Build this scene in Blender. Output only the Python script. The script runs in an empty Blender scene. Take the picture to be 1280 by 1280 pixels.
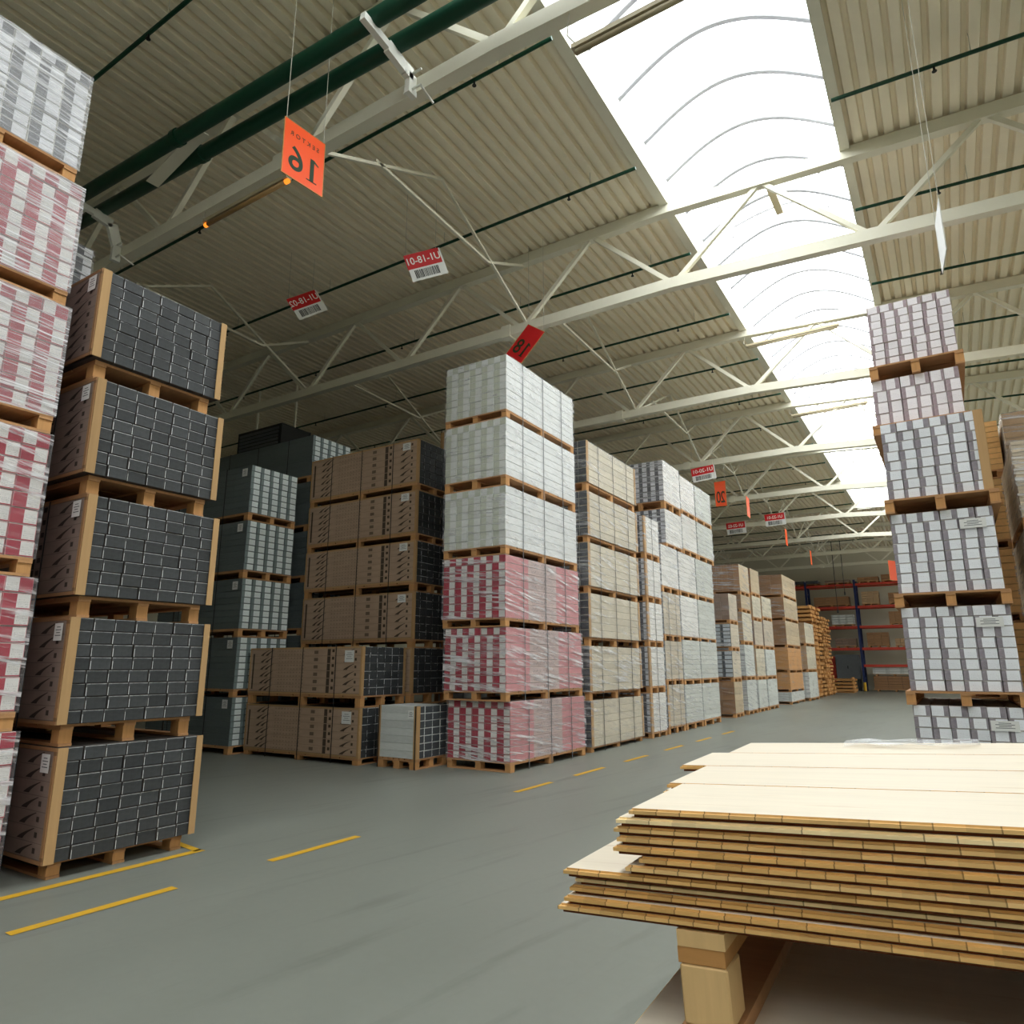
import bpy, bmesh, math, random
from mathutils import Vector, Matrix, Euler
random.seed(7)
R = math.radians
SC = bpy.context.scene
COL = SC.collection

# ---------------------------------------------------------------- materials
def lin(c):
    return tuple(((x/255)/12.92 if x/255 <= .04045 else ((x/255+.055)/1.055)**2.4) for x in c) + (1.0,)

class NB:
    """small node-tree builder"""
    def __init__(s, name):
        s.m = bpy.data.materials.new(name); s.m.use_nodes = True
        s.t = s.m.node_tree; s.t.nodes.clear()
        s.out = s.t.nodes.new('ShaderNodeOutputMaterial')
    def n(s, typ, **kw):
        nd = s.t.nodes.new(typ)
        for k, v in kw.items(): setattr(nd, k, v)
        return nd
    def put(s, sock, v):
        if hasattr(v, 'is_linked') or isinstance(v, bpy.types.NodeSocket): s.t.links.new(v, sock)
        else:
            if isinstance(v, tuple) and sock.type == 'VECTOR': v = v[:3]
            sock.default_value = v
    def math(s, op, a, b=0.0, c=0.0):
        nd = s.n('ShaderNodeMath', operation=op)
        for i, v in enumerate((a, b, c)): s.put(nd.inputs[i], v)
        return nd.outputs[0]
    def mix(s, f, a, b):
        nd = s.n('ShaderNodeMix', data_type='RGBA')
        s.put(nd.inputs[0], f); s.put(nd.inputs[6], a); s.put(nd.inputs[7], b)
        return nd.outputs[2]
    def coord(s, which):
        return s.n('ShaderNodeTexCoord').outputs[which]
    def xyz(s, v):
        nd = s.n('ShaderNodeSeparateXYZ'); s.put(nd.inputs[0], v); return nd.outputs
    def mapping(s, v, scale=(1,1,1), loc=(0,0,0), rot=(0,0,0)):
        nd = s.n('ShaderNodeMapping'); s.put(nd.inputs[0], v)
        nd.inputs[1].default_value = loc; nd.inputs[2].default_value = rot; nd.inputs[3].default_value = scale
        return nd.outputs[0]
    def noise(s, v, scale=5.0, detail=3.0, rough=.5):
        nd = s.n('ShaderNodeTexNoise'); s.put(nd.inputs['Vector'], v)
        nd.inputs['Scale'].default_value = scale; nd.inputs['Detail'].default_value = detail; nd.inputs['Roughness'].default_value = rough
        return nd.outputs[0]
    def ramp(s, f, lo, hi):
        nd = s.n('ShaderNodeMapRange'); s.put(nd.inputs[0], f)
        nd.inputs[1].default_value = lo; nd.inputs[2].default_value = hi
        nd.clamp = True
        return nd.outputs[0]
    def band(s, v, a, b):
        return s.math('MULTIPLY', s.math('GREATER_THAN', v, a), s.math('LESS_THAN', v, b))
    def scale_col(s, col, f):
        nd = s.n('ShaderNodeVectorMath', operation='SCALE'); s.put(nd.inputs[0], col); s.put(nd.inputs[3], f)
        return nd.outputs[0]
    def bsdf(s, col, rough=.7, metal=0.0, spec=.3, bump=None, bstr=.3, bdist=.01):
        p = s.n('ShaderNodeBsdfPrincipled')
        s.put(p.inputs['Base Color'], col); s.put(p.inputs['Roughness'], rough); s.put(p.inputs['Metallic'], metal)
        p.inputs['Specular IOR Level'].default_value = spec
        if bump is not None:
            b = s.n('ShaderNodeBump'); b.inputs['Strength'].default_value = bstr; b.inputs['Distance'].default_value = bdist
            s.put(b.inputs['Height'], bump); s.t.links.new(b.outputs[0], p.inputs['Normal'])
        return p.outputs[0]
    def done(s, sh):
        s.t.links.new(sh, s.out.inputs[0]); return s.m

def plain(name, rgb, rough=.6, metal=0.0, var=.12, nscale=6.0, spec=.3):
    b = NB(name)
    n = b.noise(b.coord('Object'), nscale, 4)
    col = b.scale_col(lin(rgb), b.math('ADD', 1-var, b.math('MULTIPLY', n, 2*var)))
    return b.done(b.bsdf(col, rough, metal, spec))

def wood(name, rgb, axis=0, var=.25, rough=.75, stretch=14.0, scale=3.0):
    b = NB(name)
    sc = [stretch]*3; sc[axis] = 1.0
    oi = b.n('ShaderNodeObjectInfo')
    v = b.n('ShaderNodeVectorMath', operation='ADD'); b.put(v.inputs[0], b.coord('Object'))
    cv = b.n('ShaderNodeCombineXYZ'); 
    for k in range(3): b.put(cv.inputs[k], b.math('MULTIPLY', oi.outputs['Random'], 37.0+11*k))
    b.put(v.inputs[1], cv.outputs[0])
    n = b.noise(b.mapping(v.outputs[0], tuple(sc)), scale, 5, .6)
    f = b.math('ADD', 1-var, b.math('MULTIPLY', n, 2*var))
    f = b.math('MULTIPLY', f, b.math('ADD', .88, b.math('MULTIPLY', oi.outputs['Random'], .24)))
    return b.done(b.bsdf(b.scale_col(lin(rgb), f), rough, 0, .2, n, .25, .004))

def carton(name, base, label=None, lu=(.5,.96), lv=(.07,.93), side=None, seam_glint=None, var=.12, text=True, edge=.55, jit=0.0, speck=.15, print_=.45, sidemid=None):
    """uv: u in 0..1 on the end face, 2..3 on the long side; v integer part = random id"""
    b = NB(name)
    uvw = b.xyz(b.coord('UV')); u, vv = uvw[0], uvw[1]
    v = b.math('FRACT', vv); rid = b.math('FLOOR', vv)
    oi = b.n('ShaderNodeObjectInfo')
    wn = b.n('ShaderNodeTexWhiteNoise', noise_dimensions='1D')
    b.put(wn.inputs['W'], b.math('ADD', b.math('MULTIPLY', oi.outputs['Random'], 91.7), b.math('MULTIPLY', rid, 1.37)))
    rnd = wn.outputs[0]
    isside = b.math('GREATER_THAN', u, 1.5)
    if jit:
        wn2 = b.n('ShaderNodeTexWhiteNoise', noise_dimensions='1D'); b.put(wn2.inputs['W'], b.math('MULTIPLY', rnd, 53.1))
        u = b.math('ADD', u, b.math('MULTIPLY', b.math('SUBTRACT', wn2.outputs[0], .5), jit))
    pos = b.coord('Object')
    nz = b.noise(pos, 22, 4, .6)
    col = b.scale_col(lin(base), b.math('ADD', 1-speck, b.math('MULTIPLY', nz, 2*speck)))
    if label:
        lb = b.math('MULTIPLY', b.band(u, *lu), b.band(v, *lv))
        lc = lin(label)
        if text:
            # small print: short dashes in rows
            rows = b.math('LESS_THAN', b.math('FRACT', b.math('MULTIPLY', v, 7.0)), .42)
            tn = b.math('GREATER_THAN', b.noise(b.mapping(b.coord('UV'), (34, 7, 1)), 1.0, 1), .56)
            t = b.math('MULTIPLY', b.math('MULTIPLY', rows, tn), b.band(v, .16, .62))
            t = b.math('MULTIPLY', t, b.band(u, lu[0]+.05, lu[1]-.06))
            lc = b.mix(b.math('MULTIPLY', t, print_), lc, lin((70,70,72)))
        col = b.mix(lb, col, lc)
    if seam_glint:  # pale seams, with glints of the shrink film painted in as white dashes
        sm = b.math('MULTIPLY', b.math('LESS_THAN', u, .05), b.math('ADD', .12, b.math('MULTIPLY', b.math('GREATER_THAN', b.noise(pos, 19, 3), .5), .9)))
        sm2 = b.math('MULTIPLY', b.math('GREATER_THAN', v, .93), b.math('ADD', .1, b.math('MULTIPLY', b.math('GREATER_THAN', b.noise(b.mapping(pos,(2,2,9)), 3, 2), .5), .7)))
        col = b.mix(b.math('MULTIPLY', b.math('MAXIMUM', sm, b.math('MULTIPLY', sm2, .95)), .85), col, lin(seam_glint))
    # dark creases at carton edges
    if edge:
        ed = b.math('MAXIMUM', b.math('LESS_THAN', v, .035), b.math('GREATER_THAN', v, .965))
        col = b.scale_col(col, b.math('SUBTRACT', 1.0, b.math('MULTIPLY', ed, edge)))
    sc = lin(side or base)
    sn = b.noise(b.mapping(pos, (1,1,5)), 9, 4)
    scol = b.scale_col(sc, b.math('ADD', .85, b.math('MULTIPLY', sn, .3)))
    if sidemid:
        md = b.band(u, 2.28, 2.66)
        scol = b.mix(b.math('MULTIPLY', md, .8), scol, lin(sidemid))
        tx = b.math('MULTIPLY', b.math('GREATER_THAN', b.noise(b.mapping(b.coord('UV'), (60, 9, 1)), 1.0, 1), .55), b.math('MULTIPLY', b.band(v, .25, .7), b.band(u, 2.32, 2.62)))
        scol = b.mix(b.math('MULTIPLY', tx, .6), scol, lin((96,92,92)))
    col = b.mix(isside, col, scol)
    col = b.scale_col(col, b.math('ADD', 1-var, b.math('MULTIPLY', rnd, 2*var)))
    return b.done(b.bsdf(col, .55, 0, .3))

def film_mat(name, amount=.35, streak=(.5,.5,9), tint=(236,236,240), scale=2.2, tilt=9, base=.07):
    b = NB(name)
    oi = b.n('ShaderNodeObjectInfo'); off = b.n('ShaderNodeVectorMath', operation='ADD'); cv = b.n('ShaderNodeCombineXYZ')
    for k in range(3): b.put(cv.inputs[k], b.math('MULTIPLY', oi.outputs['Random'], 31.0+17*k))
    b.put(off.inputs[0], b.mapping(b.coord('Object'), rot=(R(tilt), R(-tilt*.6), 0))); b.put(off.inputs[1], cv.outputs[0])
    g = b.mapping(off.outputs[0], streak)
    n = b.noise(g, scale, 7, .68)
    s1 = b.ramp(n, .50, .66)
    n2 = b.ramp(b.noise(off.outputs[0], 1.3, 2), .3, .7)
    f = b.math('ADD', base, b.math('MULTIPLY', b.math('MULTIPLY', s1, b.math('ADD', .25, n2)), amount*1.6))
    f = b.math('MINIMUM', f, .85)
    tr = b.n('ShaderNodeBsdfTransparent')
    p = b.bsdf(lin(tint), .22, 0, .6, n, .28, .02)
    mx = b.n('ShaderNodeMixShader'); b.put(mx.inputs[0], f)
    b.t.links.new(tr.outputs[0], mx.inputs[1]); b.t.links.new(p, mx.inputs[2])
    return b.done(mx.outputs[0])

def panel_mat(name, base, ink, rows, flip=False):
    """printed long side: slashes, a dark bar and rows of small print; repeats once per carton row"""
    b = NB(name)
    uvw = b.xyz(b.coord('UV')); s, t0 = uvw[0], uvw[1]
    if flip: s = b.math('SUBTRACT', 1.0, s)
    t = b.math('FRACT', b.math('MULTIPLY', t0, rows))
    def slash(s0, wd, thick):
        d = b.math('ABSOLUTE', b.math('SUBTRACT', b.math('SUBTRACT', s, s0), b.math('MULTIPLY', b.math('POWER', t, 1.6), wd)))
        return b.math('MULTIPLY', b.math('LESS_THAN', d, b.math('MULTIPLY', thick, b.math('SUBTRACT', 1.15, t))), b.band(t, .12, .93))
    m = slash(.865, .085, .016)
    m = b.math('MAXIMUM', m, slash(.11, .08, .013))
    m = b.math('MAXIMUM', m, slash(.155, .08, .013))
    m = b.math('MAXIMUM', m, b.math('MULTIPLY', b.band(s, .025, .04), b.band(t0, .05, .9)))
    m = b.math('MAXIMUM', m, b.math('MULTIPLY', b.band(s, .715, .742), b.band(t, .04, .96)))
    m = b.math('MAXIMUM', m, b.math('MULTIPLY', b.band(s, .755, .775), b.band(t, .5, .9)))
    m = b.math('MAXIMUM', m, b.math('MULTIPLY', b.band(s, .60, .635), b.math('MULTIPLY', b.band(t, .3, .75), .75)))
    m = b.math('MAXIMUM', m, b.math('MULTIPLY', b.band(s, .945, .96), b.band(t, .35, .7)))
    dots = b.math('MULTIPLY', b.math('LESS_THAN', b.math('FRACT', b.math('MULTIPLY', s, 36.0)), .45), b.band(b.math('FRACT', b.math('MULTIPLY', t, 2.0)), .3, .62))
    m = b.math('MAXIMUM', m, b.math('MULTIPLY', b.math('MULTIPLY', dots, b.band(s, .26, .52)), .38))
    n = b.noise(b.mapping(b.coord('Object'), (1,1,4)), 4, 4)
    col = b.scale_col(lin(base), b.math('ADD', .82, b.math('MULTIPLY', n, .36)))
    # joints between the carton rows
    col = b.scale_col(col, b.math('SUBTRACT', 1.0, b.math('MULTIPLY', b.math('LESS_THAN', t, .05), .35)))
    col = b.mix(b.math('MULTIPLY', m, .85), col, lin(ink))
    return b.done(b.bsdf(col, .7, 0, .2))

M = {}
M['pallet']   = wood('pallet_wood', (186,140,98), 0, .22)
M['block']    = wood('pallet_block_wood', (196,146,95), 2, .2)
M['batten']   = wood('corner_batten_wood', (182,147,104), 2, .1)
M['pileblock']= wood('pale_block_wood', (214,178,126), 2, .16)
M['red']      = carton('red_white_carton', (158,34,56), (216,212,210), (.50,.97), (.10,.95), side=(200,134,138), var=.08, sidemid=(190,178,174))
M['grey']     = carton('charcoal_carton', (63,65,67), None, side=(70,66,64), seam_glint=(236,238,240), var=.2, speck=.5, edge=.12)
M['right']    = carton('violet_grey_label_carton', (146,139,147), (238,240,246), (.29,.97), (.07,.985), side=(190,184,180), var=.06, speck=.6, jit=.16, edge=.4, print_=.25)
M['rightlo']  = M['right']
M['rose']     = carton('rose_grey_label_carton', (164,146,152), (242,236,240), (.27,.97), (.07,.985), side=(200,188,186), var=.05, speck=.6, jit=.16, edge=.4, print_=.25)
M['teal']     = carton('teal_label_carton', (122,136,136), (226,234,234), (.32,.93), (.10,.95), side=(100,109,110), var=.08)
M['tealdark'] = carton('dim_teal_carton', (84,94,95), (150,160,160), (.42,.94), (.16,.92), side=(74,80,80), var=.08)
M['cwhite']   = carton('greenish_white_carton', (190,194,180), (216,218,216), (.48,.99), (.05,.97), side=(222,224,224), var=.05, edge=.3, text=False)
M['beige']    = carton('beige_sided_carton', (70,72,76), None, side=(204,195,176), seam_glint=(150,155,160), var=.08)
M['check']    = carton('dark_label_carton', (92,92,98), (214,214,220), (.45,.99), (.12,.95), side=(222,220,216), var=.07)
M['silver']   = carton('silver_label_carton', (70,76,82), (190,196,202), (.25,.95), (.12,.92), side=(196,184,164), var=.07)
M['kraft']    = carton('kraft_carton', (150,112,78), None, side=(186,166,134), var=.12, edge=.4)
M['kraftpale']= carton('pale_kraft_carton', (176,146,112), None, side=(198,188,166), var=.1, edge=.35)
M['boards']   = carton('thin_board_layers', (206,190,166), None, side=(206,190,166), var=.14, edge=.5)
M['lumber']   = carton('orange_lumber_layers', (236,190,128), None, side=(228,180,120), var=.14, edge=.45)
M['kraftgrey']= carton('grey_brown_carton', (140,118,104), None, side=(190,176,156), var=.1, edge=.4)
M['palegrey'] = carton('pale_grey_carton', (186,190,188), (205,208,206), (.2,.9), (.15,.9), side=(196,198,192), var=.05, text=False)
M['whitebox'] = carton('white_panel_carton', (78,82,86), None, side=(206,209,206), seam_glint=(226,228,230), var=.1, edge=.35)
M['film']     = film_mat('stretch_film', .55)
M['filmlite'] = film_mat('stretch_film_light', .26, (.8,.8,6), base=.04)
M['filmheavy']= film_mat('stretch_film_heavy', .62, (.5,.5,20), scale=2.6, tilt=3, base=.2)
M['brownside']= panel_mat('printed_brown_side', (178,152,130), (34,28,24), 6)
M['greyside'] = panel_mat('printed_grey_brown_side', (132,116,108), (24,20,18), 7)
M['strap']    = plain('black_strap', (30,30,32), .5)
M['strapgrey']= plain('grey_strap', (96,100,104), .5)
M['paper']    = plain('white_label_paper', (226,226,224), .6, var=.04)
M['whiteside']= plain('white_board', (196,199,196), .5, var=.05)
M['steel']    = plain('cream_painted_steel', (222,218,200), .55, var=.05, spec=.25)
M['white']    = plain('white_painted_steel', (222,222,214), .5, var=.04)
M['green']    = plain('dark_green_pipe_paint', (18,62,44), .4, var=.1)
M['wire']     = plain('pale_wire', (190,186,172), .5)
M['orange']   = plain('orange_sign_face', (240,80,14), .45, var=.03)
M['redsign']  = plain('red_sign_face', (196,30,34), .45, var=.03)
M['ink']      = plain('dark_green_ink', (28,52,30), .6)
M['black']    = plain('black_ink', (26,26,28), .6)
M['whiteink'] = plain('white_ink', (232,230,226), .6)
M['lampbody'] = plain('lamp_body', (168,156,128), .4, var=.04)
M['blue']     = plain('rack_upright_blue', (34,48,92), .45)
M['rackred']  = plain('rack_beam_red', (186,62,46), .45)
M['rubber']   = plain('dark_plastic', (34,36,36), .5)
M['yellow']   = None
M['plankend'] = wood('plank_core_wood', (200,164,112), 0, .2)
M['osb']      = wood('orange_lumber', (186,136,82), 0, .22)

def floor_material():
    b = NB('polished_concrete')
    p = b.coord('Object')
    n1 = b.noise(b.mapping(p, (.9,.25,1), rot=(0,0,R(8))), 1.1, 5, .6)
    n2 = b.noise(p, 14, 4, .6)
    n3 = b.noise(b.mapping(b.mapping(p, rot=(0,0,R(9))), (3.2,.30,1)), 1.6, 4, .6)
    f = b.math('ADD', .80, b.math('MULTIPLY', n1, .36))
    f = b.math('ADD', f, b.math('MULTIPLY', b.math('SUBTRACT', n2, .5), .10))
    f = b.math('SUBTRACT', f, b.math('MULTIPLY', b.ramp(n3, .55, .72), .17))
    col = b.scale_col(lin((125,128,120)), f)
    return b.done(b.bsdf(col, b.math('ADD', .34, b.math('MULTIPLY', n1, .2)), 0, .35, n2, .05, .002))
M['floor'] = floor_material()
def line_material():
    b = NB('worn_yellow_paint')
    p = b.coord('Object')
    n = b.noise(b.mapping(p, (8,1,1)), 3, 5, .7)
    col = b.mix(b.math('MULTIPLY', b.ramp(n, .56, .8), .7), lin((206,160,42)), lin((132,134,124)))
    return b.done(b.bsdf(col, .6, 0, .3))
M['yellow'] = line_material()
M['deck'] = plain('painted_roof_deck', (238,228,204), .6, var=.06, nscale=2.5, spec=.2)
M['wall'] = plain('painted_sandwich_wall', (196,191,170), .7, var=.04, nscale=.8)
def plank_top():
    b = NB('unfinished_plank_face')
    oi = b.n('ShaderNodeObjectInfo')
    v = b.n('ShaderNodeVectorMath', operation='ADD'); b.put(v.inputs[0], b.coord('Object'))
    cv = b.n('ShaderNodeCombineXYZ')
    for k in range(3): b.put(cv.inputs[k], b.math('MULTIPLY', oi.outputs['Random'], 23.0+9*k))
    b.put(v.inputs[1], cv.outputs[0])
    n = b.noise(b.mapping(v.outputs[0], (1.2, 16, 1)), 2.4, 5, .6)
    n2 = b.noise(b.mapping(v.outputs[0], (2.2, 26, 1)), 1.4, 2, .5)
    col = b.scale_col(lin((234,222,202)), b.math('ADD', .9, b.math('MULTIPLY', n, .18)))
    col = b.mix(b.math('MULTIPLY', b.ramp(n2, .66, .78), .55), col, lin((176,140,98)))
    return b.done(b.bsdf(col, .6, 0, .25))
M['planktop'] = plank_top()
def plank_core():
    b = NB('plank_lamella_edge')
    oi = b.n('ShaderNodeObjectInfo')
    x = b.xyz(b.coord('Object'))[0]
    k = b.math('ADD', b.math('MULTIPLY', x, 27.0), b.math('MULTIPLY', oi.outputs['Random'], 19.0))
    cut = b.math('LESS_THAN', b.math('FRACT', k), .05)
    wn = b.n('ShaderNodeTexWhiteNoise', noise_dimensions='1D'); b.put(wn.inputs['W'], b.math('FLOOR', k))
    f = b.math('MULTIPLY', b.math('ADD', .82, b.math('MULTIPLY', wn.outputs[0], .26)), b.math('ADD', .86, b.math('MULTIPLY', oi.outputs['Random'], .26)))
    strong = b.math('GREATER_THAN', wn.outputs[0], .45)
    col = b.scale_col(b.mix(oi.outputs['Random'], lin((238,188,116)), lin((246,222,174))), f)
    col = b.mix(b.math('MULTIPLY', b.math('MULTIPLY', cut, strong), .6), col, lin((60,36,20)))
    return b.done(b.bsdf(col, .75, 0, .15))
M['plankcore'] = plank_core()
M['plankback'] = wood('plank_backing_veneer', (112,62,36), 0, .15)

# ---------------------------------------------------------------- mesh helpers
class MB:
    def __init__(s): s.v = []; s.f = []; s.uv = []; s.mi = []
    def quad(s, pts, uv=None, mi=0):
        k = len(s.v); s.v += [tuple(p) for p in pts]; s.f.append(tuple(range(k, k+len(pts))))
        s.uv.append(uv or [(0,0),(1,0),(1,1),(0,1)][:len(pts)] if len(pts) == 4 else uv or [(0,0)]*len(pts)); s.mi.append(mi)
    def box(s, x0,y0,z0,x1,y1,z1, mi=0, uvf=None):
        P = [(x0,y0,z0),(x1,y0,z0),(x1,y1,z0),(x0,y1,z0),(x0,y0,z1),(x1,y0,z1),(x1,y1,z1),(x0,y1,z1)]
        k = len(s.v); s.v += P
        for nm, q in (('-z',(0,3,2,1)),('+z',(4,5,6,7)),('-y',(0,1,5,4)),('+y',(2,3,7,6)),('-x',(3,0,4,7)),('+x',(1,2,6,5))):
            s.f.append(tuple(k+i for i in q)); s.mi.append(mi)
            s.uv.append(uvf(nm) if uvf else [(0,0),(1,0),(1,1),(0,1)])
    def bar(s, a, b, w, h, up=(0,0,1), mi=0):
        a = Vector(a); b = Vector(b); d = (b-a).normalized()
        sd = d.cross(Vector(up))
        if sd.length < 1e-4: sd = d.cross(Vector((0,1,0)))
        sd.normalize(); u2 = sd.cross(d).normalized()
        k = len(s.v)
        for p in (a, b):
            for i, j in ((-1,-1),(1,-1),(1,1),(-1,1)): s.v.append(tuple(p+sd*(i*w/2)+u2*(j*h/2)))
        for q in ((0,1,2,3),(7,6,5,4),(0,4,5,1),(1,5,6,2),(2,6,7,3),(3,7,4,0)):
            s.f.append(tuple(k+i for i in q)); s.mi.append(mi); s.uv.append([(0,0),(1,0),(1,1),(0,1)])
    def tube(s, pts, r, n=10, mi=0, caps=True):
        pts = [Vector(p) for p in pts]; rings = []
        for i, p in enumerate(pts):
            d = (pts[min(i+1,len(pts)-1)]-pts[max(i-1,0)]).normalized()
            a = d.cross(Vector((0,0,1)))
            if a.length < 1e-3: a = d.cross(Vector((0,1,0)))
            a.normalize(); c = d.cross(a)
            k = len(s.v)
            for j in range(n):
                t = 2*math.pi*j/n; s.v.append(tuple(p+a*(math.cos(t)*r)+c*(math.sin(t)*r)))
            rings.append(k)
        for i in range(len(rings)-1):
            for j in range(n):
                s.f.append((rings[i]+j, rings[i+1]+j, rings[i+1]+(j+1)%n, rings[i]+(j+1)%n)); s.mi.append(mi); s.uv.append([(0,0),(1,0),(1,1),(0,1)])
        if caps:
            for k, rev in ((rings[0],False),(rings[-1],True)):
                q = [k+j for j in range(n)]
                if rev: q.reverse()
                s.f.append(tuple(q)); s.mi.append(mi); s.uv.append([(0,0)]*n)
    def mesh(s, name, mats, smooth=False):
        me = bpy.data.meshes.new(name); me.from_pydata(s.v, [], s.f)
        if not isinstance(mats, (list,tuple)): mats = [mats]
        for m in mats: me.materials.append(m)
        ul = me.uv_layers.new(name='UVMap'); i = 0
        for pi, poly in enumerate(me.polygons):
            poly.material_index = s.mi[pi]; poly.use_smooth = smooth
            for q in range(poly.loop_total): ul.data[poly.loop_start+q].uv = s.uv[pi][q]
        me.validate(); me.update()
        return me
    def obj(s, name, mats, parent=None, loc=(0,0,0), smooth=False):
        return link(name, s.mesh(name, mats, smooth), parent, loc)

def link(name, me, parent=None, loc=(0,0,0)):
    o = bpy.data.objects.new(name, me); COL.objects.link(o); o.location = loc
    if parent is not None: o.parent = parent
    return o
def thing(name, label, cat, loc=(0,0,0), group=None, rot=(0,0,0)):
    o = bpy.data.objects.new(name, None); COL.objects.link(o); o.location = loc; o.rotation_euler = rot
    o.empty_display_size = .1
    o['label'] = label; o['category'] = cat
    if group: o['group'] = group
    return o
def tag(o, label, cat, group=None):
    o['label'] = label; o['category'] = cat
    if group: o['group'] = group
    return o
def struct(o): o['kind'] = 'structure'; return o

# ---------------------------------------------------------------- pallet loads
def carton_uv(axis, rid, flip=False):
    e = .001
    def f(nm):
        end = nm[1] == axis
        if end:
            a = [(e, rid+e),(1-e, rid+e),(1-e, rid+1-e),(e, rid+1-e)]
            if flip: a = [(1-p, q) for p, q in a]
            return a
        if nm[1] == 'z': return [(2.5, rid+.5)]*4
        return [(2+e, rid+e),(3-e, rid+e),(3-e, rid+1-e),(2+e, rid+1-e)]
    return f

def bevel_mesh(me, w):
    bm = bmesh.new(); bm.from_mesh(me)
    bmesh.ops.bevel(bm, geom=bm.edges[:], offset=w, segments=1, affect='EDGES', profile=.5)
    bm.to_mesh(me); bm.free(); return me

def make_pallet(root, hx, hy, h, axis, across=False):
    """pallet under the load; runners lie along the long axis"""
    p = MB(); t = min(.022, h*.16); nb = 7
    L, W = (hx, hy) if axis == 'x' else (hy, hx)       # L along runners
    def bx(mb, l0,w0,z0,l1,w1,z1):
        if axis == 'x': mb.box(l0,w0,z0,l1,w1,z1)
        else: mb.box(w0,l0,z0,w1,l1,z1)
    step = 2*L/nb
    for i in range(nb): bx(p, -L+i*step+.012*(i > 0), -W, h-t, -L+(i+1)*step-.012*(i < nb-1), W, h)
    for c in (-1,0,1): bx(p, -L, c*(W-.05)-.05, h-2*t, L, c*(W-.05)+.05, h-t-.0005)
    po = p.obj('pallet', M['pallet'], root)
    bm_ = MB(); bx(bm_, -.06,-.05,0,.06,.05,h-3*t-.001)
    me = bm_.mesh('block', M['block'])
    for a in (-1,0,1):
        for c in (-1,0,1):
            o = link('block', me, po)
            l, w = a*(L-.07), c*(W-.05)
            o.location = (l,w,t+.0005) if axis == 'x' else (w,l,t+.0005)
    rn = MB()
    if across: bx(rn, -.06,-W,0,.06,W,t)
    else: bx(rn, -L,-.05,0,L,.05,t)
    rme = rn.mesh('runner_board', M['pallet'])
    for c in (-1,0,1):
        o = link('runner_board', rme, po); l, w = (c*(L-.07), 0) if across else (0, c*(W-.05))
        o.location = (l,w,0) if axis == 'x' else (w,l,0)
    return po

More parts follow.
